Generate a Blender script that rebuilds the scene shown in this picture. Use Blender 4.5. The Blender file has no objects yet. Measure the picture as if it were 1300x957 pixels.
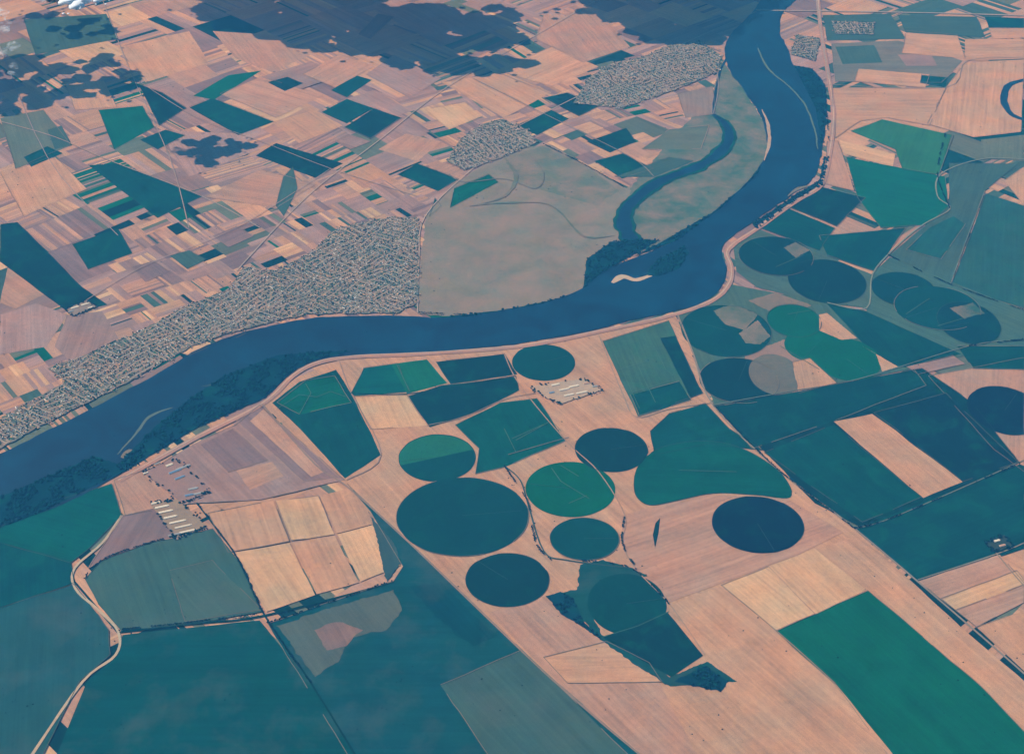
import bpy, math, random, bmesh
from mathutils import Vector, noise
R=random.Random(7)
scene=bpy.context.scene
# ---------------- camera / survey geometry (metres) ----------------
H=10000.0; F=2000.0; DEP=math.radians(35.0); W0,H0=1300.0,957.0
sd,cd=math.sin(DEP),math.cos(DEP)
def G(u,v,h=0.0):
    """survey: bearing of a landmark -> map position on the plain"""
    a=(u-W0/2)/F; b=-(v-H0/2)/F
    dx=a; dy=cd+b*sd; dz=-sd+b*cd
    t=(H-h)/-dz
    return (dx*t,dy*t)
def P(x,y,z=0):
    zz=z-H
    f=y*cd-zz*sd; up=y*sd+zz*cd
    return (W0/2+F*x/f, H0/2-F*up/f)
GAIN=1.25; HZ=(0.005,0.036,0.058)
def s2l(c):
    c/=255.0
    return c/12.92 if c<=0.04045 else ((c+0.055)/1.055)**2.4
def A(rgb,j=0.0):
    k=1+R.uniform(-j,j)
    return tuple(min(0.85,max(0.002,(s2l(c)-HZ[i])/GAIN))*k for i,c in enumerate(rgb))+(1,)
def inside(x,y,poly):
    c=False; n=len(poly); j=n-1
    for i in range(n):
        xi,yi=poly[i]; xj,yj=poly[j]
        if (yi>y)!=(yj>y) and x<(xj-xi)*(y-yi)/(yj-yi)+xi: c=not c
        j=i
    return c
# ---------------- materials ----------------
def newmat(name):
    m=bpy.data.materials.new(name); m.use_nodes=True
    nt=m.node_tree; b=nt.nodes['Principled BSDF']; b.inputs['Roughness'].default_value=0.95
    b.inputs['Specular IOR Level'].default_value=0.02
    return m,nt,b
def N(nt,t,**k):
    n=nt.nodes.new(t)
    for a,v in k.items(): setattr(n,a,v)
    return n
def math_(nt,op,a,b=None,c=None):
    n=nt.nodes.new('ShaderNodeMath'); n.operation=op
    for i,v in enumerate((a,b,c)):
        if v is None: continue
        if isinstance(v,(int,float)): n.inputs[i].default_value=v
        else: nt.links.new(v,n.inputs[i])
    return n.outputs[0]
def tex(nt,vec,scale,detail=3,rough=0.55,stretch=None,dist=0):
    if stretch:
        mp=N(nt,'ShaderNodeMapping'); mp.inputs['Scale'].default_value=stretch
        nt.links.new(vec,mp.inputs['Vector']); vec=mp.outputs[0]
    n=N(nt,'ShaderNodeTexNoise'); n.inputs['Scale'].default_value=scale
    n.inputs['Detail'].default_value=detail; n.inputs['Roughness'].default_value=rough
    n.inputs['Distortion'].default_value=dist
    nt.links.new(vec,n.inputs['Vector']); return n.outputs['Fac']
def ramp(nt,fac,a,b):
    n=N(nt,'ShaderNodeMapRange'); n.inputs[1].default_value=a; n.inputs[2].default_value=b
    nt.links.new(fac,n.inputs[0]); return n.outputs[0]
def mixc(nt,fac,a,b,mode='MIX'):
    n=N(nt,'ShaderNodeMix',data_type='RGBA',blend_type=mode)
    for i,v in ((0,fac),(6,a),(7,b)):
        if isinstance(v,(int,float)): n.inputs[i].default_value=v
        elif isinstance(v,tuple): n.inputs[i].default_value=v
        else: nt.links.new(v,n.inputs[i])
    return n.outputs[2]
def attr(nt):
    return N(nt,'ShaderNodeAttribute',attribute_name='Col').outputs['Color']
def scalec(nt,col,f):
    n=N(nt,'ShaderNodeVectorMath',operation='SCALE'); nt.links.new(col,n.inputs[0]); nt.links.new(f,n.inputs['Scale'])
    return n.outputs[0]
def field_mat(name,big,rows,mott=None,rings=False,mth=(0.5,0.7),ms=330.0,md=1.0,mamt=0.75,fine=0.4):
    m,nt,b=newmat(name)
    geo=N(nt,'ShaderNodeNewGeometry').outputs['Position']
    uv=N(nt,'ShaderNodeUVMap').outputs['UV']
    n1=tex(nt,geo,1/380.0,5,0.65,dist=0.6); n2=tex(nt,geo,1/45.0,3,0.65)
    n3=tex(nt,uv,1.0,2,0.65,stretch=(1/1100.0,1/34.0,1)); n4=tex(nt,uv,1.0,1,0.5,stretch=(1/2500.0,1/150.0,1))
    rs=rows*1.3; r2=rows*0.7
    f=math_(nt,'ADD',1.0-0.5*(big*2+rs+r2+fine),math_(nt,'MULTIPLY',n1,big*2))
    f=math_(nt,'ADD',f,math_(nt,'MULTIPLY',n3,rs)); f=math_(nt,'ADD',f,math_(nt,'MULTIPLY',n4,r2))
    f=math_(nt,'ADD',f,math_(nt,'MULTIPLY',n2,fine))
    if rings:
        oc=N(nt,'ShaderNodeTexCoord').outputs['Object']
        ln=N(nt,'ShaderNodeVectorMath',operation='LENGTH'); nt.links.new(oc,ln.inputs[0])
        cmb=N(nt,'ShaderNodeCombineXYZ'); nt.links.new(ln.outputs['Value'],cmb.inputs[0])
        rg=tex(nt,cmb.outputs[0],1/26.0,2,0.7)
        f=math_(nt,'ADD',math_(nt,'SUBTRACT',f,0.2),math_(nt,'MULTIPLY',rg,0.4))
    col=scalec(nt,attr(nt),f)
    hue=ramp(nt,tex(nt,geo,1/520.0,3,0.6),0.35,0.65)
    col=mixc(nt,1.0,col,mixc(nt,hue,(1.08,0.99,0.92,1),(0.89,1.0,1.05,1)),'MULTIPLY')
    if mott:
        mm=tex(nt,geo,1/ms,6,0.66,dist=md)
        col=mixc(nt,math_(nt,'MULTIPLY',ramp(nt,mm,*mth),mamt),col,mott)
    nt.links.new(col,b.inputs['Base Color'])
    return m
M_field=field_mat('crop_soil',0.27,0.55)
M_dark=field_mat('irrigated_crop',0.42,0.55,mott=A((28,120,108)),mth=(0.5,0.8),mamt=0.5)
M_circ=field_mat('pivot_crop',0.36,0.0,rings=True,mott=A((24,112,104)),mth=(0.52,0.85),mamt=0.4)
M_mead=field_mat('floodplain_grass',0.3,0.0,mott=A((170,142,134)),mth=(0.40,0.66),ms=420,md=0.3,mamt=0.55)
M_marsh=field_mat('marsh_grass',0.3,0.5,mott=A((96,112,114)),mth=(0.48,0.85),ms=600,md=0.2,mamt=0.5,fine=0.25)
M_plain=field_mat('packed_earth',0.25,0.0)
m,nt,b=newmat('river_water'); geo=N(nt,'ShaderNodeNewGeometry').outputs['Position']
w=tex(nt,geo,1/600.0,5,0.6,dist=1.0)
nt.links.new(mixc(nt,ramp(nt,w,0.35,0.7),A((0,64,90)),A((0,80,110))),b.inputs['Base Color'])
b.inputs['Roughness'].default_value=0.45; b.inputs['Specular IOR Level'].default_value=0.2
M_water=m
m,nt,b=newmat('village_masonry'); nt.links.new(attr(nt),b.inputs['Base Color']); b.inputs['Roughness'].default_value=0.8; M_bld=m
m,nt,b=newmat('tree_foliage'); geo=N(nt,'ShaderNodeNewGeometry').outputs['Position']
nt.links.new(scalec(nt,attr(nt),math_(nt,'ADD',0.5,tex(nt,geo,1/14.0,2))),b.inputs['Base Color']); M_tree=m
# ---------------- mesh helpers ----------------
def mk(name,verts,faces,cols,mat,origin=(0,0,0),uvdir=None,smooth=False):
    me=bpy.data.meshes.new(name); me.from_pydata(verts,[],faces)
    ca=me.color_attributes.new('Col','FLOAT_COLOR','CORNER')
    uvl=me.uv_layers.new(name='UVMap')
    buf=[];ub=[]
    vs=me.vertices
    single=not isinstance(cols,list)
    for i,p in enumerate(me.polygons):
        c=cols if single else cols[i]
        d=uvdir[i] if isinstance(uvdir,list) else (uvdir or 0.0)
        ca_,sa_=math.cos(d),math.sin(d)
        for vi in p.vertices:
            buf.extend(c); x,y,_=vs[vi].co; x+=origin[0]; y+=origin[1]
            ub.extend((x*ca_+y*sa_,-x*sa_+y*ca_))
    ca.data.foreach_set('color',buf); uvl.data.foreach_set('uv',ub)
    if smooth: me.polygons.foreach_set('use_smooth',[True]*len(me.polygons))
    me.materials.append(mat); me.update()
    o=bpy.data.objects.new(name,me); o.location=origin; scene.collection.objects.link(o); return o
zc=[1.0]
def nz():
    zc[0]+=0.05; return zc[0]
def catmull(pts,closed,n=6):
    out=[];L=len(pts)
    rng=range(L) if closed else range(L-1)
    g=(lambda i:pts[i%L]) if closed else (lambda i:pts[max(0,min(L-1,i))])
    for i in rng:
        p0,p1,p2,p3=g(i-1),g(i),g(i+1),g(i+2)
        for k in range(n):
            t=k/n
            out.append(tuple(0.5*((2*p1[a])+(-p0[a]+p2[a])*t+(2*p0[a]-5*p1[a]+4*p2[a]-p3[a])*t*t+(-p0[a]+3*p1[a]-3*p2[a]+p3[a])*t**3) for a in (0,1)))
    if not closed: out.append(tuple(pts[-1]))
    return out
def rough(pts,amp,step):
    out=[];L=len(pts)
    for i in range(L):
        a=pts[i];b_=pts[(i+1)%L]; d=math.dist(a,b_); n=max(1,int(d/step))
        for k in range(n):
            t=k/n; x=a[0]+(b_[0]-a[0])*t; y=a[1]+(b_[1]-a[1])*t
            v=Vector((x/ (step*3),y/(step*3),3.3))
            nx=noise.noise(v)+0.5*noise.noise(v*2.3); ny=noise.noise(v+Vector((17,5,2)))+0.5*noise.noise(v*2.3+Vector((7,9,1)))
            out.append((x+nx*amp,y+ny*amp))
    return out
borders=[]
def poly(name,px,col,mat=None,smooth=False,rg=0,border=True,j=0.05,ground=False):
    pts=[p if ground else G(*p) for p in px]
    d=0;best=0
    for i in range(len(pts)):
        a=pts[i];c=pts[(i+1)%len(pts)];l=math.dist(a,c)
        if l>best: best=l;d=math.atan2(c[1]-a[1],c[0]-a[0])
    if smooth: pts=catmull(pts,True)
    if rg: pts=rough(pts,rg,rg*1.2)
    elif not smooth: pts=rough(pts,9,110)
    cx=sum(p[0] for p in pts)/len(pts); cy=sum(p[1] for p in pts)/len(pts); z=nz()
    if border: borders.append((pts,col))
    o=mk(name,[(x-cx,y-cy,0) for x,y in pts],[tuple(range(len(pts)))],A(col,j),mat or M_field,(cx,cy,z),d)
    return o
def circle(cx,cy,rx,ry,col,a0=0,a1=360,name='center_pivot_field',arm=True,border=True):
    c=G(cx,cy); e1=G(cx-rx,cy); e2=G(cx+rx,cy); r=(math.dist(e1,e2))/2
    t=G(cx,cy-ry); bt=G(cx,cy+ry); ryy=(t[1]-bt[1])/2; cyy=(t[1]+bt[1])/2
    n=72; pts=[]
    full=(a1-a0)>=360
    for i in range(n+(0 if full else 1)):
        a=math.radians(a0+(a1-a0)*i/n); rr=1+0.012*noise.noise(Vector((math.cos(a)*3+cx,math.sin(a)*3,cy)))
        pts.append((r*rr*math.cos(a),ryy*rr*math.sin(a)))
    if not full: pts.append((0,0))
    z=nz()
    o=mk(name,[(x,y,0) for x,y in pts],[tuple(range(len(pts)))],A(col,0.06),M_circ,(c[0],cyy,z),0)
    if border and full: borders.append(([(x+c[0],y+cyy) for x,y in pts],col))
    if arm and full:
        an=R.uniform(0,6.28); L=min(r,ryy)*0.97; ca_,sa_=math.cos(an),math.sin(an); nx,ny=-sa_,ca_
        V=[];Fc=[]
        def box(s0,s1,wd,z0,z1):
            k=len(V)
            for zz in (z0,z1):
                for s,q in ((s0,-wd),(s1,-wd),(s1,wd),(s0,wd)): V.append((ca_*s+nx*q,sa_*s+ny*q,zz))
            Fc.extend([(k,k+1,k+2,k+3),(k+4,k+5,k+6,k+7),(k,k+1,k+5,k+4),(k+1,k+2,k+6,k+5),(k+2,k+3,k+7,k+6),(k+3,k,k+4,k+7)])
        box(0,L,0.9,3.4,4.6)
        s=0
        while s<L: box(s,s+2,2,0,3.4); s+=52
        mk('irrigation_boom',V,Fc,A((70,118,120)),M_bld,(c[0],cyy,z+0.02))
    return o
def ribbon(name,px,width,col,mat=None,smooth=True,ground=False):
    pts=[p if ground else G(*p) for p in px]
    if smooth and len(pts)>2: pts=catmull(pts,False,5)
    V=[];Fc=[];z=nz()
    for i,p in enumerate(pts):
        a=pts[max(0,i-1)];c=pts[min(len(pts)-1,i+1)]
        dx,dy=c[0]-a[0],c[1]-a[1];l=math.hypot(dx,dy) or 1
        w=width/2*(1+0.3*noise.noise(Vector((p[0]/200,p[1]/200,0))))
        V+= [(p[0]-dy/l*w,p[1]+dx/l*w,z),(p[0]+dy/l*w,p[1]-dx/l*w,z)]
        if i: Fc.append((2*i-2,2*i-1,2*i+1,2*i))
    return mk(name,V,Fc,A(col),mat or M_plain)
# ---------------- colours as seen from altitude ----------------
T=(200,158,134);T2=(188,150,134);TL=(214,175,144);PK=(172,144,142);BR=(140,122,126);BR2=(160,136,134)
D=(0,74,84);D2=(4,86,92);D3=(0,64,82);GR=(14,106,96);GB=(54,124,102);OL=(104,122,114);OL2=(70,108,108);FO=(0,64,78)
# ---------------- ground sheet to the horizon ----------------
m,nt,b=newmat('distant_farmland'); geo=N(nt,'ShaderNodeNewGeometry').outputs['Position']
mp=N(nt,'ShaderNodeMapping'); mp.inputs['Rotation'].default_value=(0,0,0.8); mp.inputs['Scale'].default_value=(1/900,1/500,0.001)
nt.links.new(geo,mp.inputs[0]); vo=N(nt,'ShaderNodeTexVoronoi',distance='CHEBYCHEV'); vo.inputs['Scale'].default_value=1
nt.links.new(mp.outputs[0],vo.inputs['Vector']); sp=N(nt,'ShaderNodeSeparateColor'); nt.links.new(vo.outputs['Color'],sp.inputs[0])
cr=N(nt,'ShaderNodeValToRGB'); cr.color_ramp.interpolation='CONSTANT'
for i,(p_,c_) in enumerate(((0,T),(0.3,T2),(0.5,PK),(0.65,OL),(0.8,D),(0.92,TL))):
    e=cr.color_ramp.elements[i] if i<2 else cr.color_ramp.elements.new(p_)
    e.position=p_; e.color=A(c_)
nt.links.new(sp.outputs[0],cr.inputs[0]); nt.links.new(cr.outputs[0],b.inputs['Base Color'])
S=250000
mk('ground',[(-S,-S,0),(S,-S,0),(S,S,0),(-S,S,0)],[(0,1,2,3)],A(T2),m)
# ---------------- farmland parcels (random strip fields) ----------------
V=[];Fc=[];C=[];UD=[]
def pal(x,y):
    u,v=P(x,y)
    r=R.random()
    if u>1040 and v<500:
        t=[(T,.25),(T2,.15),(OL,.22),(OL2,.14),(D2,.12),(PK,.12)]
    elif v<520:
        t=[(T,.17),(T2,.18),(PK,.2),(BR,.1),(BR2,.14),(TL,.06),(OL,.05),(OL2,.03),(D,.05),(GR,.02)]
    else:
        t=[(T,.3),(T2,.2),(OL,.2),(D,.2),(TL,.1)]
    for c,w_ in t:
        if r<w_: return c
        r-=w_
    return T2
def emit(x0,x1,y0,y1,th,org,col):
    ct,st=math.cos(th),math.sin(th); k=len(V)
    for a,b_ in ((x0,y0),(x1,y0),(x1,y1),(x0,y1)):
        X,Y=org[0]+a*ct-b_*st,org[1]+a*st+b_*ct
        q=Vector((X/2500,Y/2500,2)); X+=220*noise.noise(q); Y+=220*noise.noise(q+Vector((9,4,1)))
        V.append((X,Y,0.6))
    Fc.append((k,k+1,k+2,k+3)); C.append(A(col,0.14)); UD.append(th if (x1-x0)>(y1-y0) else th+math.pi/2)
def split(x0,x1,y0,y1,th,org,lim,stripm):
    w_,h_=x1-x0,y1-y0
    if max(w_,h_)>lim:
        f=R.uniform(0.36,0.64)
        if w_>h_*1.1: xm=x0+w_*f; split(x0,xm,y0,y1,th,org,lim,stripm); split(xm,x1,y0,y1,th,org,lim,stripm)
        else: ym=y0+h_*f; split(x0,x1,y0,ym,th,org,lim,stripm); split(x0,x1,ym,y1,th,org,lim,stripm)
        return
    ct,st=math.cos(th),math.sin(th); cx,cy=(x0+x1)/2,(y0+y1)/2
    X,Y=org[0]+cx*ct-cy*st,org[1]+cx*st+cy*ct
    if R.random()<stripm:
        wide=R.choice((28,45,70,110)); base=pal(X,Y)
        if R.random()<0.6:
            y=y0
            while y<y1:
                y2=min(y1,y+wide*R.uniform(0.5,1.8))
                if y1-y2<15: y2=y1
                emit(x0,x1,y,y2,th,org,pal(X,Y) if R.random()<0.6 else base); y=y2
        else:
            y=x0
            while y<x1:
                y2=min(x1,y+wide*R.uniform(0.5,1.8))
                if x1-y2<15: y2=x1
                emit(y,y2,y0,y1,th,org,pal(X,Y) if R.random()<0.6 else base); y=y2
    else: emit(x0,x1,y0,y1,th,org,pal(X,Y))
split(-22000,22000,-22000,22000,math.radians(-48),(0,16000),1000,0.6)
mk('farmland_parcels',V,Fc,C,M_field,uvdir=UD)
def strips(px,th,lim,sm,name='smallholding_strips'):
    global V,Fc,C,UD
    V=[];Fc=[];C=[];UD=[]
    g=[G(*p) for p in px]; cx=sum(p[0] for p in g)/len(g); cy=sum(p[1] for p in g)/len(g)
    rr=max(math.dist(p,(cx,cy)) for p in g)
    split(-rr,rr,-rr,rr,th,(cx,cy),lim,sm)
    z=nz(); V2=[];F2=[];C2=[];U2=[]
    for i,f in enumerate(Fc):
        q=[V[k] for k in f]; mx=sum(p[0] for p in q)/4; my=sum(p[1] for p in q)/4
        if inside(mx,my,g):
            k=len(V2); V2+= [(a,b_,z) for a,b_,_ in q]; F2.append((k,k+1,k+2,k+3)); C2.append(C[i]); U2.append(UD[i])
    mk(name,V2,F2,C2,M_field,uvdir=U2)
strips([(150,300),(250,240),(330,225),(420,215),(520,240),(540,280),(470,330),(250,420),(60,520),(0,545),(0,420),(90,400),(140,385)],math.radians(-52),430,0.85)
strips([(560,110),(700,115),(760,150),(830,180),(870,210),(800,235),(700,185),(600,215),(540,190)],math.radians(35),420,0.8)
strips([(700,95),(780,80),(880,50),(915,60),(905,100),(860,150),(760,150)],math.radians(30),420,0.8)
# ---------------- north bank fields ----------------
for p,c in [
 ([(270,40),(350,45),(395,70),(345,92),(300,75)],T2),([(150,60),(240,40),(265,80),(185,105)],T),([(500,70),(560,100),(520,125),(465,95)],PK),
 ([(560,105),(640,92),(700,118),(640,150)],T),([(540,140),(590,130),(612,148),(570,165)],TL),([(0,150),(55,140),(90,185),(20,215)],OL),
 ([(30,25),(135,18),(150,50),(45,70)],OL2),([(0,220),(70,200),(110,240),(30,275)],T),([(280,120),(330,98),(410,122),(350,150)],T2),
 ([(200,165),(300,170),(330,190),(240,225)],PK),([(345,155),(400,140),(435,160),(380,182)],T),([(260,250),(330,215),(400,235),(350,265)],T2),
 ([(515,170),(560,180),(530,205),(480,190)],T2),([(630,90),(700,60),(760,85),(700,110)],T),([(470,10),(480,0),(560,5),(640,30),(560,60)],PK),
 ([(690,20),(760,15),(800,60),(740,80),(680,50)],T2),([(0,400),(45,385),(85,400),(60,440),(0,450)],PK),
 ([(85,400),(130,395),(150,430),(90,460),(70,440)],BR2),([(10,340),(60,372),(20,392),(0,385)],T2),
 ([(408,143),(440,126),(475,138),(440,157)],D2),([(437,162),(475,138),(510,150),(470,177)],D),
 ([(325,198),(350,182),(436,208),(400,226)],D),([(112,210),(150,208),(256,250),(200,277)],D2),
 ([(0,285),(22,282),(105,365),(137,387),(88,398),(0,332)],D),([(245,122),(290,96),(332,90),(272,127)],GR),
 ([(240,137),(270,125),(347,155),(302,172)],D2),([(175,107),(205,118),(236,138),(202,160)],D),
 ([(125,140),(180,135),(196,162),(145,190)],GR),([(505,222),(530,208),(582,228),(556,243)],D2),
 ([(420,115),(452,96),(472,102),(440,124)],D2),([(92,310),(150,290),(168,322),(112,342)],D2),
 ([(655,160),(700,140),(722,151),(682,172)],D2),([(745,180),(795,163),(808,180),(774,194)],D),
 ([(755,205),(790,195),(830,215),(790,227)],D2),([(690,125),(720,118),(760,135),(735,148)],D),
 ([(82,105),(132,103),(148,136),(95,140)],T),([(340,105),(365,98),(385,106),(362,116)],D),([(385,95),(430,70),(475,85),(425,112)],T2),
 ([(178,178),(210,165),(235,172),(200,190)],D2),([(360,225),(372,212),(378,240),(360,275),(350,262)],OL2),([(60,165),(78,160),(92,185),(70,190)],OL2),
 ([(640,185),(668,172),(690,180),(668,192)],OL2),([(480,18),(500,22),(470,50),(455,44)],BR),([(175,455),(200,447),(230,450),(195,470)],GR),([(225,447),(255,436),(275,437),(240,452)],TL),([(275,436),(300,426),(325,418),(300,430)],GR),
 ([(450,325),(470,320),(480,335),(460,342)],OL2),([(165,340),(195,332),(215,345),(185,358)],BR),([(215,325),(240,318),(262,330),(238,342)],OL2),([(270,300),(300,288),(322,300),(290,314)],BR),([(560,262),(545,275),(552,252)],D2),
 ([(30,200),(60,186),(80,195),(40,212)],D2),([(425,180),(445,172),(470,180),(445,190)],BR2)]:
    poly('crop_field',p,c,M_dark if c in (D,D2,GR) else M_field)
poly('floodplain_meadow',[(538,300),(542,270),(575,235),(620,205),(660,188),(700,184),(745,212),(795,240),(830,225),(815,260),(805,320),(760,350),(740,372),(690,388),(620,399),(560,402),(530,398),(528,360)],(130,134,126),M_mead,rg=25,border=False)
poly('floodplain_meadow',[(640,200),(690,186),(745,212),(785,242),(760,262),(700,245),(660,235)],(110,128,120),M_mead,rg=30,border=False)
poly('floodplain_meadow',[(800,240),(850,180),(905,120),(915,75),(945,115),(975,165),(975,215),(930,262),(880,295),(800,325)],(80,118,112),M_mead,rg=20,border=False)
poly('crop_field',[(576,240),(620,222),(632,232),(572,264)],GR,M_dark)
poly('crop_field',[(780,225),(850,200),(880,205),(830,225)],OL2); poly('crop_field',[(815,190),(850,165),(900,160),(890,190)],OL)
poly('crop_field',[(860,120),(905,110),(908,145),(870,150)],(150,135,130))
# ---------------- east bank ----------------
east=[
 ([(1045,20),(1130,18),(1150,50),(1050,52)],OL2),([(1055,56),(1140,52),(1222,78),(1195,106),(1060,104)],(120,124,120)),
 ([(1060,60),(1110,58),(1120,80),(1070,82)],OL2),([(1140,70),(1180,68),(1190,84),(1150,84)],BR2),
 ([(1150,40),(1215,45),(1225,75),(1145,68)],T),([(1225,50),(1300,50),(1300,75),(1225,78)],T),([(1140,20),(1240,22),(1250,48),(1150,42)],OL2),
 ([(1250,22),(1300,24),(1300,36),(1255,36)],D2),([(1255,36),(1330,38),(1330,48),(1260,50)],T),
 ([(1090,88),(1180,95),(1175,112),(1085,104)],T),([(1170,96),(1204,99),(1200,111),(1168,106)],D2),
 ([(1056,112),(1200,112),(1180,160),(1125,150),(1092,154),(1060,176)],T),([(1202,110),(1225,80),(1300,76),(1296,168),(1235,175),(1177,158)],T),
 ([(1245,178),(1300,172),(1300,205),(1250,202)],OL),
 ([(1080,167),(1120,152),(1208,172),(1192,222),(1146,216),(1136,190)],GB),([(1066,178),(1136,196),(1134,213),(1072,196)],TL),
 ([(1050,180),(1064,180),(1084,243),(1046,234)],T2),([(1074,200),(1200,225),(1205,268),(1176,286),(1118,290),(1088,252)],(24,110,102)),
 ([(998,262),(1040,237),(1098,252),(1062,288)],D),([(965,290),(998,264),(1060,290),(1040,318)],D2),
 ([(1040,300),(1150,290),(1110,345),(1050,325)],D2),
 ([(1205,208),(1292,208),(1250,243),(1206,362),(1128,325),(1205,262)],OL2),([(1252,246),(1300,262),(1300,392),(1208,362)],(50,104,106)),
 ([(1275,230),(1300,212),(1300,262)],T),([(1180,290),(1210,275),(1225,285),(1195,330),(1150,318)],(40,100,104)),
 ([(930,312),(965,292),(1110,350),(1105,392),(1040,385),(960,365),(935,345)],(78,112,110)),
 ([(1105,350),(1130,327),(1300,395),(1300,470),(1225,452),(1100,395)],(72,112,110)),
 ([(860,400),(930,362),(1050,385),(1100,395),(1225,452),(1170,466),(1090,482),(908,516)],(76,112,108)),
 ([(1050,386),(1100,396),(1220,450),(1150,467),(1118,462)],D2),
 ([(1178,478),(1300,455),(1300,600),(1262,572)],T2),([(1150,466),(1210,452),(1225,462),(1165,476)],BR2),([(1215,440),(1300,440),(1300,470),(1235,468)],D2)]
for p,c in east: poly('crop_field',p,c,M_dark if c[0]<=50 else M_field)
# ---------------- south bank ----------------
poly('stubble_field',[(335,514),(375,480),(430,458),(600,448),(760,424),(858,402),(905,515),(1085,672),(1420,980),(800,1000),(430,610)],T,M_field,border=False)
poly('stubble_field',[(945,450),(1000,430),(1060,490),(1010,505),(950,490)],(156,134,126),M_mead,border=False,rg=10)
poly('stubble_field',[(950,382),(985,372),(1030,388),(1010,398),(975,395)],(124,124,116),M_mead,border=False,rg=12)
circle(922,421,57,33,D2); circle(1008,408,34,21,GR); circle(1036,440,40,22,GR,border=False); circle(1075,457,43,27,GR,border=False); circle(938,484,50,29,D)
circle(984,476,33,26,(112,118,114),arm=False,border=False); poly('stubble_field',[(1005,460),(1028,455),(1062,487),(1014,500)],T)
poly('stubble_field',[(1040,400),(1050,398),(1088,430),(1068,432),(1040,420)],T,border=False,rg=6); poly('stubble_field',[(1095,440),(1140,466),(1120,472),(1112,450)],T,border=False,rg=6)
poly('fallow_corner',[(905,395),(930,386),(962,400),(945,420),(920,412)],(84,116,108),M_mead,border=False,rg=14); poly('fallow_corner',[(938,424),(962,407),(978,428),(965,438),(946,436)],(112,124,116),M_mead,border=False,rg=12)
circle(985,326,47,25,(6,78,88)); circle(1050,358,49,28,D); circle(1147,368,40,22,(6,80,90)); circle(1190,392,54,28,(10,88,94)); circle(1230,411,39,27,(4,78,88))
poly('fallow_corner',[(995,315),(1010,308),(1028,318),(1010,328)],(90,116,112),M_mead,border=False,rg=10)
poly('fallow_corner',[(1205,392),(1235,385),(1250,398),(1225,405)],(64,110,106),M_mead,border=False,rg=12)
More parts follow.
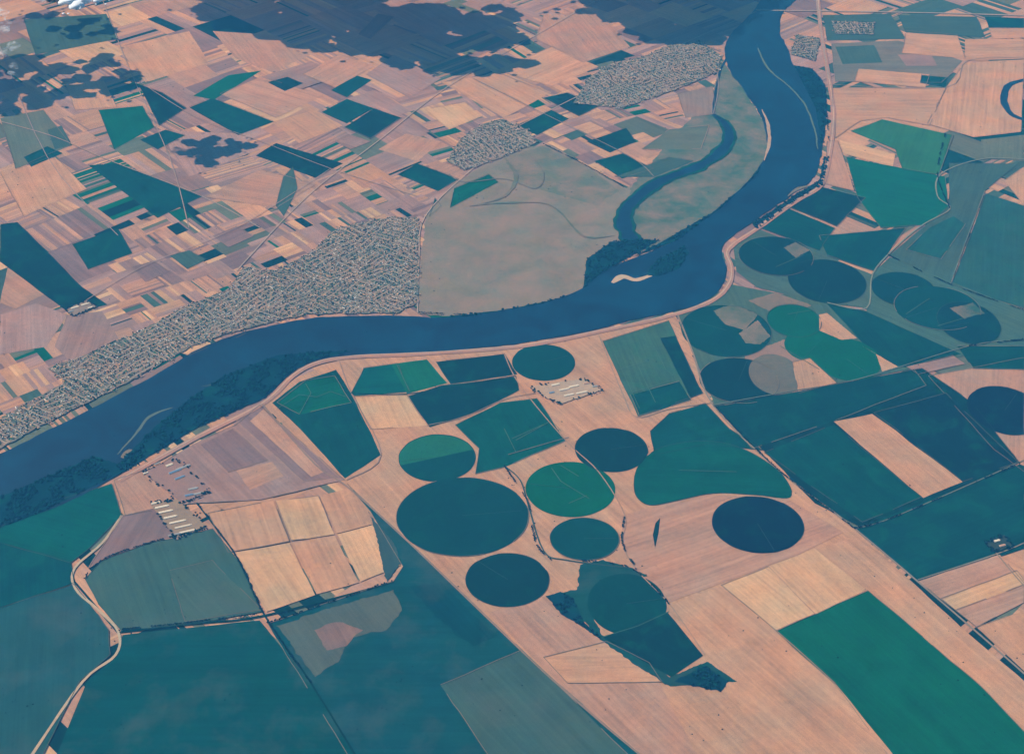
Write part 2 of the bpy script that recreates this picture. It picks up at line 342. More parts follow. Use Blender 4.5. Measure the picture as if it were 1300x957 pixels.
south=[
 ([(346,512),(380,485),(427,470),(446,500),(484,578),(438,608),(388,552)],D2,M_dark),
 ([(352,512),(388,484),(425,478),(446,512),(380,527)],GR,M_dark),
 ([(446,500),(462,468),(505,462),(520,498),(450,503)],(20,100,100),M_dark),([(497,463),(542,457),(568,487),(516,500)],(30,112,98),M_dark),
 ([(553,460),(640,450),(656,476),(572,488)],D,M_dark),([(450,504),(516,502),(542,541),(470,546)],TL,M_field),
 ([(518,503),(560,490),(655,479),(659,496),(610,522),(545,543)],D,M_dark),
 ([(765,434),(848,408),(892,500),(810,529)],(66,112,106),M_dark),([(838,430),(858,427),(892,500),(877,506)],D,M_dark),([(800,502),(862,485),(877,508),(812,529)],D2,M_dark),
 ([(578,540),(635,512),(682,506),(718,560),(640,594),(604,602),(608,570)],(10,94,94),M_dark),
 ([(826,548),(850,525),(895,513),(925,545),(968,572),(900,564),(830,578)],(8,90,95),M_dark),
 ([(908,517),(1090,483),(1170,468),(1232,510),(1294,588),(1142,660),(1090,668),(1035,640),(972,575)],D,M_dark),
 ([(908,517),(1090,483),(1160,470),(1175,490),(1060,535),(955,570)],(0,82,90),M_dark),
 ([(970,575),(1058,540),(1170,632),(1095,664)],(8,90,94),M_dark),
 ([(1058,536),(1108,526),(1222,612),(1172,633)],T,M_field),
 ([(1110,525),(1200,500),(1292,588),(1222,612)],(0,70,84),M_dark),
 ([(1087,672),(1294,590),(1300,592),(1300,697),(1165,737)],(0,84,91),M_dark),
 ([(1165,738),(1268,704),(1300,742),(1300,765),(1240,797)],T2,M_field),([(1240,797),(1330,765),(1400,830),(1330,880)],T,M_field),
 ([(1195,760),(1290,725),(1302,742),(1212,775)],TL,M_field),
 ([(915,743),(975,720),(1034,780),(985,801)],TL,M_field),([(975,720),(1034,697),(1100,749),(1036,780)],(208,169,140),M_field),
 ([(985,802),(1102,750),(1245,872),(1330,960),(1150,990),(1060,870)],(14,104,92),M_dark),
 ([(1040,696),(1086,682),(1400,950),(1335,965),(1245,870),(1100,748)],T,M_field),
 ([(850,768),(913,745),(1060,868),(1160,990),(1000,990),(895,832)],T,M_field),
 ([(790,655),(845,640),(900,628),(1000,634),(1070,676),(1010,706),(910,742),(850,765),(805,722),(790,690)],T2,M_field),
 ([(620,778),(700,755),(735,790),(775,815),(825,842),(900,990),(830,990)],T2,M_field),([(690,835),(770,815),(825,842),(840,866),(720,868)],T,M_field),
 ([(340,792),(500,738),(512,720),(470,650),(440,615),(520,690),(705,866),(850,990),(460,990)],(26,92,102),M_marsh),
 ([(560,870),(662,826),(830,990),(640,990)],OL2,M_marsh),
 ([(200,592),(250,562),(300,540),(330,515),(437,610),(330,635),(240,640)],BR2,M_field),
 ([(300,535),(330,515),(430,607),(385,612)],BR,M_field),([(318,535),(335,520),(412,600),(395,606)],T2,M_field),
 ([(255,565),(296,545),(340,585),(290,600)],BR,M_field),([(300,598),(345,587),(360,605),(318,622)],T2,M_field),([(145,610),(200,592),(240,640),(160,655)],T2,M_field),
 ([(264,652),(348,636),(368,688),(290,702)],T,M_field),([(350,636),(404,630),(424,679),(370,687)],TL,M_field),([(406,630),(446,620),(476,665),(427,678)],T,M_field),
 ([(291,703),(368,690),(400,756),(338,777)],TL,M_field),([(370,690),(425,681),(456,740),(402,755)],T,M_field),([(428,679),(476,666),(509,718),(458,739)],TL,M_field),
 ([(108,735),(130,712),(190,690),(270,672),(302,712),(332,777),(250,792),(155,802),(125,768)],(66,108,108),M_marsh),
 ([(156,655),(200,645),(230,682),(190,690),(130,712),(112,722)],BR,M_marsh),
 ([(156,806),(330,788),(395,868),(470,990),(60,990),(110,866),(150,832)],(14,92,98),M_marsh),
 ([(0,772),(95,742),(138,800),(140,832),(100,866),(40,990),(-80,990),(-60,800)],(44,100,108),M_marsh),
 ([(-60,700),(0,690),(90,712),(95,740),(0,772),(-60,790)],(8,90,98),M_dark),
 ([(-60,690),(0,670),(60,640),(142,615),(155,655),(110,700),(90,715),(0,690)],(14,100,100),M_dark),
 ([(215,725),(270,712),(332,775),(235,790)],(76,112,110),M_marsh),
]
for p,c,mm in south: poly('crop_field' if mm!=M_marsh else 'pasture',p,c,mm)
poly('wet_scrub',[(352,796),(400,778),(450,764),(500,750),(512,775),(490,800),(440,812),(430,840),(400,860)],(92,112,110),M_marsh,rg=26,border=False)
poly('wet_scrub',[(400,800),(430,790),(460,800),(440,820),(415,826)],(140,122,120),M_marsh,rg=24,border=False)
poly('wet_scrub',[(470,655),(500,690),(508,716),(490,740),(480,690)],(60,98,106),M_marsh,rg=14,border=False)
poly('wet_scrub',[(520,745),(560,740),(600,780),(632,808),(600,822),(560,790)],(14,84,96),M_marsh,rg=26,border=False)
poly('wet_hollow',[(693,757),(733,748),(736,718),(765,711),(808,724),(822,732),(800,738),(756,748),(748,772),(764,806),(790,820),(850,860),(897,840),(935,866),(850,872),(800,840),(762,812),(742,790),(712,780)],(30,92,98),M_marsh,rg=14,border=False)
circle(796,768,50,39,(4,84,90),border=False); poly('crop_field',[(765,810),(848,778),(893,833),(852,860)],D,M_dark,border=False)
ribbon('farm_track',[(765,809),(810,795),(849,777)],9,(60,108,106),smooth=False)
poly('crop_field',[(805,622),(808,596),(826,576),(850,566),(890,561),(930,566),(965,582),(995,606),(1003,632),(960,629),(905,627),(860,636),(828,642),(812,636)],(8,98,95),M_dark,smooth=True)
circle(690,461,40,23,D2); circle(555,582,49,30,D2,border=False); circle(555,582,48,29,(40,116,102),20,200,arm=False,border=False)
circle(587,657,84,50,(0,82,90)); circle(724,622,57,35,(12,106,92)); circle(776,572,46,28,D); circle(742,685,44,27,D2); circle(644,737,53,34,D)
circle(962,667,58,36,D3)
circle(1276,522,47,31,D3)
poly('irrigation_pond',[(832,665),(838,658),(836,678),(832,696),(829,680)],D,border=False)
# ---------------- river ----------------
north=[(1010,-40),(975,-10),(952,20),(930,42),(920,62),(925,88),(945,117),(964,146),(973,175),(968,205),(945,235),(915,262),(880,288),(850,310),(800,330),(755,350),(742,366),(700,382),(650,393),(600,401),(560,404),(500,402),(440,402),(400,404),(350,413),(300,425),(250,445),(200,475),(150,501),(100,528),(50,552),(0,577),(-150,640)]
southb=[(-150,730),(0,668),(50,652),(100,632),(150,603),(200,573),(250,543),(300,520),(335,506),(370,474),(400,459),(440,453),(500,450),(560,448),(600,443),(650,438),(700,430),(760,418),(800,407),(850,397),(890,386),(914,368),(922,342),(917,314),(955,283),(985,262),(1010,245),(1034,224),(1043,190),(1048,150),(1047,110),(1030,88),(1008,84),(1000,62),(990,40),(1000,10),(1060,-40)]
nb=catmull([G(*p) for p in north],False,8); sb=catmull([G(*p) for p in southb],False,8)
poly('river',rough(nb+sb,14,50),(0,82,118),M_water,border=False,ground=True)
def channel(name,px,ws,col,mat,rg=6):
    g=[G(*p) for p in px]; g3=catmull(g,False,6); n=len(g3); L=[];Rr=[]
    for i,p in enumerate(g3):
        a=g3[max(0,i-1)];c=g3[min(n-1,i+1)];dx,dy=c[0]-a[0],c[1]-a[1];l=math.hypot(dx,dy)
        t=i/(n-1)*(len(ws)-1);k=min(int(t),len(ws)-2);w_=(ws[k]+(ws[k+1]-ws[k])*(t-k))/2*(1+0.35*noise.noise(Vector((p[0]/150,p[1]/150,4))))
        L.append((p[0]-dy/l*w_,p[1]+dx/l*w_));Rr.append((p[0]+dy/l*w_,p[1]-dx/l*w_))
    return poly(name,rough(L+Rr[::-1],rg,40),col,mat,border=False,ground=True)
cpx=[(812,318),(797,298),(792,275),(805,255),(840,230),(880,215),(910,198),(926,176),(920,158),(905,146)]
channel('channel_bank_scrub',cpx,[290,260,240,240,230,220,190,90],(30,92,96),M_dark,16)
channel('side_channel',cpx,[200,180,150,150,135,140,110,50],(0,76,104),M_water)
channel('side_channel',[(905,146),(908,120),(915,90),(925,70)],[40,30,30,30],(60,110,110),M_water)
channel('oxbow_lake',[(1310,100),(1282,108),(1274,126),(1284,146),(1310,156)],[60,90,110,90,60],(0,80,106),M_water)
channel('dry_creek',[(570,222),(590,232),(640,228),(680,240),(690,220),(670,195)],[20,20,16,16,16,12],(100,116,112),M_mead)
channel('dry_creek',[(596,262),(650,258),(700,262),(740,300),(780,300)],[22,44,16,36,14],(100,120,114),M_mead)
channel('dry_creek',[(640,200),(655,225),(640,250),(600,262)],[30,60,40,16],(96,120,112),M_mead,14)
channel('sand_bar',[(777,360),(790,352),(808,356),(832,348),(862,335)],[40,110,70,50,10],(210,182,160),M_plain)
channel('sand_bar',[(962,62),(975,88),(1003,112),(1022,135),(1034,165),(1038,190)],[14,34,22,26,22,12],(104,130,124),M_plain)
channel('sand_bar',[(967,140),(975,160),(976,185),(970,205)],[10,50,50,10],(190,165,150),M_plain)
channel('sand_bar',[(150,578),(175,548),(190,530),(220,518)],[10,26,46,8],(100,122,122),M_plain)
channel('sand_bar',[(155,582),(165,575),(178,578)],[30,90,30],(130,128,120),M_plain)
channel('sand_bar',[(255,492),(285,486),(330,470),(342,460)],[6,20,20,6],(90,116,118),M_plain)
channel('sand_bar',[(1000,250),(1015,240),(1030,236)],[10,60,10],(130,130,122),M_plain)
forests=[
 [(-100,690),(0,632),(60,606),(120,580),(150,590),(200,540),(240,508),(285,478),(330,460),(352,452),(400,448),(450,446),(400,458),(370,473),(335,506),(250,543),(150,603),(50,652),(-100,710)],
 [(740,368),(745,330),(775,308),(812,305),(836,306),(800,326),(760,350)],
 [(820,350),(835,330),(868,314),(875,322),(862,342),(835,352)],
 [(800,328),(840,308),(905,270),(945,238),(966,210),(962,222),(915,265),(860,306)],
 [(560,404),(640,394),(700,382),(740,370),(690,386),(600,402)],
 [(1008,84),(1030,88),(1047,110),(1048,150),(1043,190),(1036,140)],
 [(955,285),(1010,248),(1040,230),(1046,200),(1052,200),(1044,236),(1010,255),(960,292)],
 [(693,757),(712,752),(728,762),(742,792),(770,817),(740,797),(712,780)],
 [(855,866),(893,846),(925,866),(915,878)],
]
TV=[];TF=[];TC=[]
def tree(x,y,s,z0=3.0,cc=(FO,D3,FO,D,(10,72,78))):
    """crown clump: irregular 3-tier crown"""
    k=len(TV); n=6; h=s*R.uniform(0.6,0.9); a0=R.random()*6
    col=A(R.choice(cc),0.3)
    TV.append((x+R.uniform(-.2,.2)*s,y+R.uniform(-.2,.2)*s,z0+h))
    for rr,hh in ((0.42,0.85),(0.6,0.5),(0.15,0.0)):
        for i in range(n):
            a=a0+6.283*i/n; q=s*rr*R.uniform(0.65,1.3); TV.append((x+q*math.cos(a),y+q*math.sin(a),z0+h*hh*R.uniform(0.85,1.1)))
    for i in range(n):
        j=(i+1)%n
        TF.append((k,k+1+i,k+1+j)); TF.append((k+1+i,k+1+n+i,k+1+n+j,k+1+j)); TF.append((k+1+n+i,k+1+2*n+i,k+1+2*n+j,k+1+n+j))
        TC.extend([col]*3)
WET=((0,74,92),(0,72,90),(0,78,94),(6,84,92))
def forest(px,sp=28,name='riparian_forest'):
    global TV,TF,TC
    poly('forest_floor',px,(0,76,94),M_dark,rg=14,border=False)
    g=[G(*p) for p in px]; xs=[p[0] for p in g];ys=[p[1] for p in g]
    x=min(xs)
    while x<max(xs):
        y=min(ys)
        while y<max(ys):
            xx=x+R.uniform(-.6,.6)*sp; yy=y+R.uniform(-.6,.6)*sp
            if inside(xx,yy,g) and noise.noise(Vector((xx/160,yy/160,1)))+0.4*noise.noise(Vector((xx/50,yy/50,1)))>-0.1: tree(xx,yy,sp*R.uniform(0.6,1.2),zc[0]-0.02,WET)
            y+=sp
        x+=sp
    mk(name,TV,TF,TC,M_tree); TV=[];TF=[];TC=[]
for f in forests: forest(f)
# ---------------- levee, roads, tracks ----------------
lev=[(150,612),(250,556),(333,514),(372,478),(405,461),(450,454),(520,451),(600,446),(680,438),(760,422),(850,402),(905,382),(926,360),(928,340),(924,318),(960,292),(1010,257),(1042,236),(1052,200),(1058,150),(1052,100),(1042,40),(1036,-30)]
ribbon('levee',lev,70,(180,144,134)); ribbon('levee_road',[(x,y-1.5) for x,y in lev],12,(204,180,164))
roads=[([(333,514),(400,590),(440,618),(520,690),(700,862),(850,990)],20,(150,134,128)),
 ([(860,400),(880,450),(905,515),(985,595),(1085,672),(1250,812),(1400,945)],20,(150,142,134)),
 ([(905,515),(1000,498),(1090,482),(1230,440),(1300,432)],12,(110,130,126)),
 ([(1085,672),(1140,655),(1300,585)],12,(110,125,120)),
 ([(155,655),(130,690),(95,722),(96,748),(125,775),(150,802),(147,832),(105,866),(40,960)],26,(196,180,160)),
 ([(250,640),(275,672),(303,712),(336,782),(395,868),(470,990)],16,(10,74,82)),
 ([(152,803),(250,792),(336,782),(500,740)],20,(16,76,84)),
 ([(960,14),(1100,16),(1200,18),(1340,22)],34,(175,162,155)),([(1036,0),(1045,60),(1052,100)],24,(172,154,148)),
 ([(430,457),(446,500),(484,578),(440,610)],12,(165,142,132)),
 ([(640,450),(660,490),(718,560),(760,600),(793,655),(790,690),(808,724),(850,768),(895,832)],12,(172,146,132)),
 ([(645,578),(700,562),(722,556)],10,(120,120,112)),([(915,743),(985,801),(1060,868)],12,(150,134,122)),
 ([(760,426),(790,500),(808,530),(850,520),(905,512)],12,(172,150,136)),
 ([(1300,203),(1245,203),(1194,222),(1190,250),(1206,266),(1172,286),(1140,312),(1108,348),(1100,392),(1050,385)],18,(134,148,138)),
 ([(1250,243),(1206,362)],10,(130,142,136)),([(1210,172),(1192,222)],12,(110,130,124)),
 ([(1046,108),(1200,112),(1228,78),(1300,74)],10,(155,145,138)),
 ([(0,155),(70,175),(140,205),(256,250),(330,290)],13,(182,164,154)),([(130,0),(165,90),(215,200),(240,290)],12,(170,154,150)),
 ([(300,345),(390,250),(480,180),(570,110),(690,40),(760,0)],13,(180,164,154)),
 ([(530,398),(532,330),(540,275),(600,215),(650,180)],14,(190,172,160)),
 ([(530,250),(420,215),(330,180),(250,150),(170,100)],10,(172,154,150)),
 ([(90,395),(180,340),(300,290),(420,215)],10,(172,154,150)),
 ([(650,165),(740,120),(860,60),(960,16)],14,(180,162,152)),
 ([(600,100),(700,150),(800,200),(830,225)],10,(162,150,146)),([(905,60),(912,110),(905,146)],10,(162,150,146)),
 ([(0,60),(60,200),(150,300)],10,(162,150,152)),([(480,0),(560,60),(700,120)],10,(170,152,150)),
 ([(1165,737),(1268,703),(1300,690)],12,(140,138,128)),
 ([(1262,700),(1300,745),(1345,790)],14,(150,140,128)),
 ([(640,592),(660,610),(670,640),(690,700),(720,712),(800,722)],14,(60,98,102)),
 ([(445,500),(516,501),(600,487),(655,478)],12,(30,85,92)),([(542,541),(590,530),(640,508),(680,500)],10,(150,132,124)),
]
for p,w_,c in roads: ribbon('dirt_road',p,w_,c,smooth=True)
V3=[];F3=[];C3=[]
z=nz()
for pts,col in borders:
    if R.random()<0.3: continue
    dark=sum(col)<290
    tc=A(R.choice(((40,90,94),(90,110,108),(60,100,100),(130,130,122))) if dark else R.choice(((150,135,128),(172,148,136),(120,120,116))))
    wd=R.uniform(3.5,7); n=len(pts)
    for i in range(n):
        a=pts[i];c=pts[(i+1)%n];dx,dy=c[0]-a[0],c[1]-a[1];l=math.hypot(dx,dy)
        if l<1 or noise.noise(Vector((a[0]/400,a[1]/400,8)))<-0.25: continue
        k=len(V3);q=wd/2
        V3+=[(a[0]-dy/l*q,a[1]+dx/l*q,z),(a[0]+dy/l*q,a[1]-dx/l*q,z),(c[0]+dy/l*q,c[1]-dx/l*q,z),(c[0]-dy/l*q,c[1]+dx/l*q,z)]
        F3.append((k,k+1,k+2,k+3));C3.append(tc)
mk('field_tracks',V3,F3,C3,M_plain)
for p in ([(352,520),(380,502),(402,505),(420,498),(440,505)],[(380,527),(395,500),(388,488)],[(700,595),(712,612),(748,634)],[(712,592),(735,606)],[(722,640),(745,630)],
          [(655,560),(700,535),(712,548)],[(640,545),(655,575)],[(650,558),(690,540)],[(780,450),(812,520)],[(800,445),(832,512)],[(786,470),(820,460)],[(800,500),(850,485)],[(503,462),(520,498)],
          [(830,440),(845,470),(855,478)],[(990,440),(1040,470)],[(1000,400),(1030,395)],[(862,598),(935,600)],
          [(1180,380),(1150,400)],[(1190,415),(1240,400)],[(985,340),(1020,325)]):
    ribbon('farm_track',p,7,(80,126,116),smooth=False)
# ---------------- villages ----------------
BV=[];BF=[];BC=[]
def house(x,y,L,Wd,h,rh,th,wall,roof,z0):
    ct,st=math.cos(th),math.sin(th);k=len(BV)
    def p(a,b_,z): BV.append((x+a*ct-b_*st,y+a*st+b_*ct,z0+z))
    for zz in (0,h):
        p(-L/2,-Wd/2,zz);p(L/2,-Wd/2,zz);p(L/2,Wd/2,zz);p(-L/2,Wd/2,zz)
    p(-L/2,0,h+rh);p(L/2,0,h+rh)
    BF.extend([(k,k+1,k+5,k+4),(k+1,k+2,k+6,k+5),(k+2,k+3,k+7,k+6),(k+3,k,k+4,k+7),(k+5,k+6,k+9),(k+7,k+4,k+8),(k+4,k+5,k+9,k+8),(k+6,k+7,k+8,k+9)])
    BC.extend([wall]*6+[roof]*2)
ROOF=((205,155,138),(190,138,120),(240,232,225),(165,155,155),(220,185,162),(120,135,150),(250,248,244),(185,200,215),(150,126,120))
def village(px,th,dens=0.8,ward=280):
    global BV,BF,BC,TV,TF,TC
    poly('village_ground',px,(110,124,120),M_mead,rg=28,border=False)
    z0=zc[0]-0.02
    g=[G(*p) for p in px];xs=[p[0] for p in g];ys=[p[1] for p in g]
    # garden plots between the houses
    zs=nz(); GV=[];GF=[];GC=[]
    seeds=[]
    y=min(ys)-ward
    while y<max(ys)+ward:
        x=min(xs)-ward
        while x<max(xs)+ward:
            seeds.append((x+R.uniform(-.4,.4)*ward,y+R.uniform(-.4,.4)*ward,th+R.choice((0,math.pi/2))+R.uniform(-.25,.25),R.uniform(0.4,1.15)*dens))
            x+=ward
        y+=ward
    zt=nz(); SV=[];SF=[]
    for (sx,sy,sth,sdn) in seeds:
        near=[s for s in seeds if math.dist(s[:2],(sx,sy))<ward*2.2]
        ct,st=math.cos(sth),math.sin(sth); row=0; a=-ward
        per=R.choice((3,4,4))
        while a<ward:
            b_=-ward; 
            while b_<ward:
                x=sx+b_*ct-a*st;y=sy+b_*st+a*ct
                d0=math.dist((x,y),(sx,sy))
                jx=x+80*noise.noise(Vector((x/90,y/90,1)));jy=y+80*noise.noise(Vector((x/90,y/90,7)))
                if inside(jx,jy,g) and all(math.dist((x,y),s[:2])>=d0 for s in near):
                    if row%per==0:
                        k=len(SV);q=4.5
                        for s_,t_ in ((-11.2,-q),(11.2,-q),(11.2,q),(-11.2,q)): SV.append((x+s_*ct-t_*st,y+s_*st+t_*ct,zt+0.001*(k%7)))
                        SF.append((k,k+1,k+2,k+3))
                    else:
                        dn=sdn*(0.75+1.1*noise.noise(Vector((x/150,y/150,9))))
                        if R.random()<dn:
                            L=R.uniform(9,19)*(1 if R.random()<.95 else 2.4)
                            house(x+R.uniform(-8,8),y+R.uniform(-8,8),L,R.uniform(7,11),R.uniform(2.6,4),R.uniform(1.2,2.6),sth+R.choice((0,math.pi/2))+R.uniform(-.1,.1),A((220,210,198),0.1),A(R.choice(ROOF),0.2),z0)
                        elif R.random()<0.45:
                            k=len(GV)
                            for s_,t_ in ((-10,-9),(10,-9),(10,9),(-10,9)): GV.append((x+s_*ct-t_*st,y+s_*st+t_*ct,zs+0.001*(k%7)))
                            GF.append((k,k+1,k+2,k+3)); GC.append(A(R.choice((GR,OL2,OL,T2,TL,BR,D2)),0.1))
                        if R.random()<0.42: tree(x+R.uniform(-12,12),y+R.uniform(-14,14),R.uniform(8,18),z0,((30,90,94),FO,(56,106,102),(20,84,88)))
                b_+=22
            a+=22; row+=1
    mk('village_streets',SV,SF,A((190,174,162)),M_plain); mk('village_gardens',GV,GF,GC,M_plain)
    mk('village_houses',BV,BF,BC,M_bld); mk('village_trees',TV,TF,TC,M_tree)
    BV=[];BF=[];BC=[];TV=[];TF=[];TC=[]
village([(532,278),(530,345),(531,385),(505,398),(440,399),(390,400),(340,411),(290,424),(245,440),(195,468),(140,498),(90,522),(40,548),(0,570),(-40,590),(-40,560),(30,515),(85,485),(60,468),(110,452),(170,425),(240,388),(290,368),(310,340),(350,345),(400,318),(420,295),(450,285),(500,276)],math.radians(-40))
village([(566,205),(590,217),(640,200),(682,182),(668,165),(640,152),(610,160),(585,178)],math.radians(30),0.7)
village([(728,132),(790,138),(850,118),(912,92),(916,72),(890,54),(850,58),(820,72),(775,82),(745,102)],math.radians(30),0.7)
village([(1004,70),(1035,78),(1040,50),(1010,45)],math.radians(10),0.35)
village([(1056,28),(1110,30),(1108,45),(1060,44)],math.radians(10),0.3)
# ---------------- farmsteads (long barns) ----------------
def farm(items,px,col=(190,170,155)):
    global BV,BF,BC,TV,TF,TC
    poly('farmyard',px,col,M_plain,rg=10,border=False); z0=zc[0]-0.02
    for (u,v,L,Wd,th,kind) in items:
        x,y=G(u,v); roof=A({'w':(244,232,215),'g':(170,175,180),'b':(120,155,190),'r':(205,165,145)}[kind],0.08)
        BV=[];BF=[];BC=[]
        house(x,y,L,Wd,6,Wd*0.18,math.radians(th),A((230,220,205)),roof,z0)
        house(x+L*0.55*math.cos(math.radians(th)),y+L*0.55*math.sin(math.radians(th)),L*.1,Wd*.6,4,2,math.radians(th),A((200,190,180)),roof,z0)
        mk('farm_barn',BV,BF,BC,M_bld)
    g=[G(*p) for p in px]
    for _ in range(60):
        i=R.randrange(len(g)); a=g[i];b_=g[(i+1)%len(g)];t=R.random()
        tree(a[0]+(b_[0]-a[0])*t+R.uniform(-20,20),a[1]+(b_[1]-a[1])*t+R.uniform(-20,20),R.uniform(12,24),z0)
    mk('farmyard_trees',TV,TF,TC,M_tree); TV=[];TF=[];TC=[]; BV=[];BF=[];BC=[]
farm([(205,645,130,26,20,'w'),(210,651,130,26,20,'w'),(216,658,120,26,20,'w'),(225,664,150,24,20,'w'),(232,670,150,24,20,'w'),(238,676,150,24,20,'w'),(222,680,120,20,20,'g'),(198,640,90,30,20,'w')],[(190,640),(225,635),(262,668),(225,686)],(160,142,128))
farm([(222,600,130,30,35,'b'),(232,595,140,30,35,'g'),(228,608,100,26,35,'b'),(215,592,70,30,35,'w'),(245,622,90,28,20,'g'),(252,628,90,28,20,'g'),(240,630,80,28,20,'b'),(190,596,50,20,35,'r'),(200,590,60,20,35,'g'),(185,602,50,20,35,'w')],[(180,600),(225,583),(268,625),(232,640)],BR2)
farm([(705,490,90,26,20,'w'),(716,496,110,26,20,'w'),(728,492,110,26,20,'w'),(738,500,120,26,20,'w'),(722,503,110,24,20,'w'),(745,488,80,26,20,'r'),(700,500,60,22,20,'b'),(755,492,60,22,20,'g')],[(672,492),(740,482),(765,496),(712,514),(690,505)],(185,165,150))
farm([(95,392,90,30,30,'w'),(108,388,90,30,30,'w'),(90,397,60,22,30,'g'),(115,392,60,22,30,'w')],[(82,394),(110,383),(124,390),(94,402)],(150,140,136))
farm([(1265,688,60,24,20,'w'),(1272,694,60,24,20,'r')],[(1250,690),(1275,680),(1285,695),(1262,702)],(60,90,94))
for p in ([(250,640),(303,712),(336,782),(395,868)],[(152,801),(250,790),(334,780)],[(793,655),(790,690),(808,724)],[(1128,325),(1206,362),(1300,395)],[(108,735),(130,712),(190,690),(268,672)],
          [(690,184),(745,212),(795,240)],[(1085,672),(1140,655),(1300,587)],[(905,515),(985,595),(1085,672)],[(530,398),(600,401)],[(1046,108),(1052,180)],[(672,640),(680,690),(700,712)],
          [(1200,170),(1190,222),(1206,266)],[(990,262),(1040,237)],[(640,592),(672,640)],[(1230,440),(1300,432)],[(730,712),(800,722),(850,768)],[(340,792),(500,738)]):
    g=catmull([G(*q) for q in p],False,12) if len(p)>2 else [G(*q) for q in p]
    for a,b_ in zip(g,g[1:]):
        n=int(math.dist(a,b_)/16)+1
        for k in range(n):
            t=k/n; X=a[0]+(b_[0]-a[0])*t; Y=a[1]+(b_[1]-a[1])*t
            if noise.noise(Vector((X/120,Y/120,3)))>-0.15: tree(X+R.uniform(-6,6),Y+R.uniform(-6,6),R.uniform(10,20),zc[0]-2)
    mk('hedgerow',TV,TF,TC,M_tree); TV=[];TF=[];TC=[]
for _ in range(2600):
    u=R.uniform(0,1300); v=R.uniform(0,940); x,y=G(u,v)
    if noise.noise(Vector((x/700,y/700,6)))>0.12: tree(x,y,R.uniform(8,15),2)
mk('scattered_trees',TV,TF,TC,M_tree); TV=[];TF=[];TC=[]
# ---------------- clouds ----------------
SEL=math.radians(50); sh=Vector((-0.95,0.31)).normalized()
sun_dir=Vector((sh.x*math.cos(SEL),sh.y*math.cos(SEL),math.sin(SEL)))
def cloudmat(name,lo_,hi_):
    m,nt,b=newmat(name); b.inputs['Base Color'].default_value=(0.9,0.9,0.92,1); b.inputs['Roughness'].default_value=1
    if hi_:
        geo=N(nt,'ShaderNodeNewGeometry').outputs['Position']
        nt.links.new(ramp(nt,tex(nt,geo,1/130.0,5,0.65,dist=0.5),lo_,hi_),b.inputs['Alpha'])
    return m
M_cloud=cloudmat('cloud_vapour',0,0); M_wisp=cloudmat('thin_cloud_vapour',0.46,1.1)
bm=bmesh.new(); bmesh.ops.create_icosphere(bm,subdivisions=2,radius=1); ICO=[v.co.copy() for v in bm.verts]; IF=[tuple(v.index for v in f.verts) for f in bm.faces]; bm.free()
def puffs(lst,name='cloud',mat=None):
    V=[];Fq=[]
    for x,y,z,r in lst:
        k=len(V)
        for c in ICO:
            d=1+0.6*noise.noise(c*1.6+Vector((x/300,y/300,z)))+0.45*noise.noise(c*4+Vector((y/300,x/300,z)))
            zz=c.z*r*0.5*d
            if zz<0: zz*=0.4
            V.append((x+c.x*r*d,y+c.y*r*d,z+zz))
        Fq+= [tuple(k+i for i in f) for f in IF]
    mk(name,V,Fq,(0.9,0.9,0.9,1),mat or M_cloud,smooth=True)
def cloud(px,h=2000,n=60,r=(120,300)):
    g=[G(*p) for p in px]; off=h/math.tan(SEL)
    xs=[p[0] for p in g];ys=[p[1] for p in g]; L=[];tries=0
    while len(L)<n and tries<20000:
        tries+=1
        x=R.uniform(min(xs),max(xs));y=R.uniform(min(ys),max(ys))
        if inside(x,y,g): L.append((x+sh.x*off,y+sh.y*off,h+R.uniform(0,80),R.uniform(*r)))
    for i in range(len(g)):
        a=g[i]
        for _ in range(6):
            L.append((a[0]+R.uniform(-1.3,1.3)*r[1]+sh.x*off,a[1]+R.uniform(-1.8,1.8)*r[1]+sh.y*off,h+60,R.uniform(0.12,0.45)*r[0]))
    puffs(L)
cloud([(235,0),(300,-15),(480,-10),(472,8),(560,10),(640,30),(648,52),(600,62),(500,66),(420,64),(360,50),(300,34),(250,14)],n=270,r=(120,300))
cloud([(485,70),(520,60),(600,68),(668,78),(640,92),(560,90),(500,84)],n=70,r=(90,200))
cloud([(610,5),(650,12),(660,28),(640,32)],n=14,r=(80,150))
cloud([(715,8),(800,-20),(985,-25),(965,8),(925,30),(930,48),(880,55),(820,48),(795,28)],n=150,r=(130,300))
cloud([(-40,78),(20,72),(60,82),(130,72),(170,98),(170,125),(120,118),(60,135),(10,146),(-40,135)],n=90,r=(80,200))
cloud([(30,20),(80,10),(140,20),(145,45),(60,50)],n=12,r=(80,150))
cloud([(222,178),(262,175),(318,182),(300,197),(262,212),(240,198)],n=30,r=(50,120))
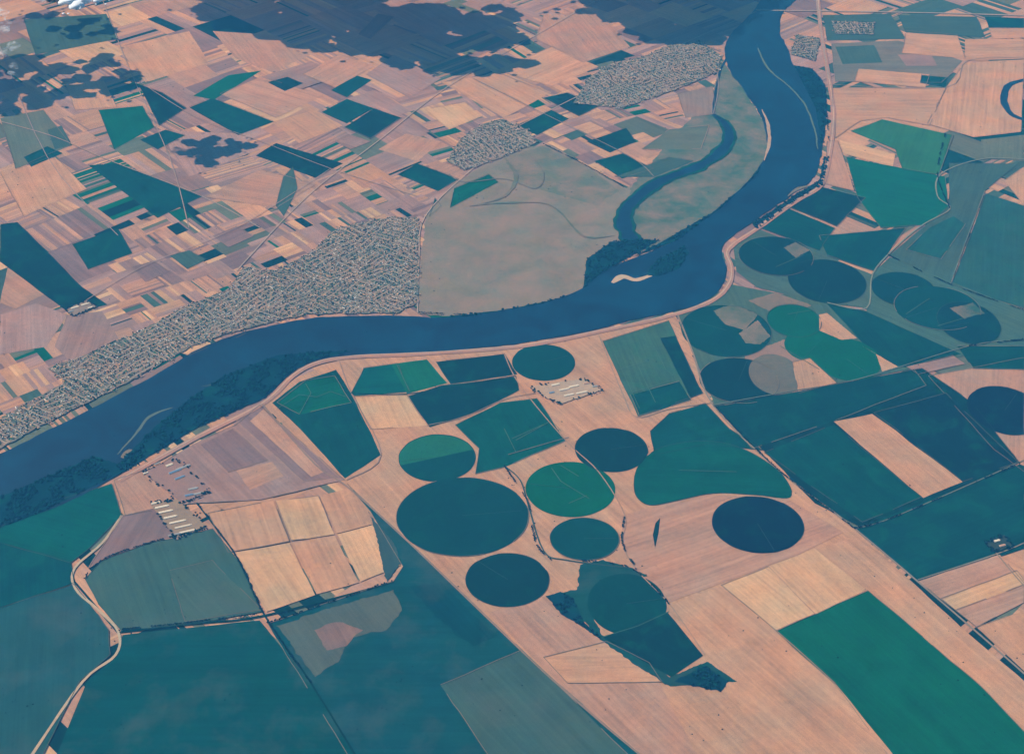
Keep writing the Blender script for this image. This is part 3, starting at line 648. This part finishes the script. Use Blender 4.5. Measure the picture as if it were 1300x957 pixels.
def vis(px,h=2000,r=(30,80),k=4,sx=10,sy=3):
    puffs([(*G(u+R.uniform(-1,1)*sx,v+R.uniform(-1,1)*sy,h),h+R.uniform(0,60),R.uniform(*r)) for u,v in px for _ in range(k)],mat=M_wisp)
vis([(75,0),(90,3),(70,4),(110,-1),(100,-4),(60,0)],r=(50,120)); vis([(6,40),(12,60),(8,75),(18,90),(4,20)],r=(30,80),sx=5,sy=8)
# ---------------- haze layer ----------------
me_v=[(x,y,z) for z in (-30,3200) for x,y in ((-S,-S),(S,-S),(S,S),(-S,S))]
m=bpy.data.materials.new('haze'); m.use_nodes=True; nt=m.node_tree; nt.nodes.clear()
out=N(nt,'ShaderNodeOutputMaterial'); vs=N(nt,'ShaderNodeVolumeScatter'); vs.inputs['Color'].default_value=(0.08,0.46,1,1); vs.inputs['Density'].default_value=5.6e-5
nt.links.new(vs.outputs[0],out.inputs['Volume'])
mk('atmospheric_haze',me_v,[(3,2,1,0),(4,5,6,7),(0,1,5,4),(1,2,6,5),(2,3,7,6),(3,0,4,7)],(1,1,1,1),m)
# ---------------- light ----------------
wd=bpy.data.worlds.new('World'); scene.world=wd; wd.use_nodes=True; nt=wd.node_tree
sk=N(nt,'ShaderNodeTexSky',sky_type='NISHITA'); sk.sun_disc=False; sk.sun_elevation=SEL; sk.sun_rotation=math.atan2(sh.x,sh.y); sk.ozone_density=4.0
nt.links.new(mixc(nt,1.0,sk.outputs[0],(0.22,0.8,1.0,1),'MULTIPLY'),nt.nodes['Background'].inputs[0]); nt.nodes['Background'].inputs[1].default_value=0.1
l=bpy.data.lights.new('sun','SUN'); l.energy=4.7; l.angle=math.radians(0.5); l.color=(1,0.95,0.87)
lo=bpy.data.objects.new('sun',l); lo.rotation_euler=sun_dir.to_track_quat('Z','Y').to_euler(); lo.location=(0,0,9000); scene.collection.objects.link(lo)
cam=bpy.data.cameras.new('camera'); cam.sensor_width=36; cam.lens=36*F/W0; cam.clip_start=10; cam.clip_end=600000
co=bpy.data.objects.new('camera',cam); co.location=(0,0,H); co.rotation_euler=(math.pi/2-DEP,0,0); scene.collection.objects.link(co); scene.camera=co
scene.view_settings.view_transform='Standard'; scene.view_settings.look='None'
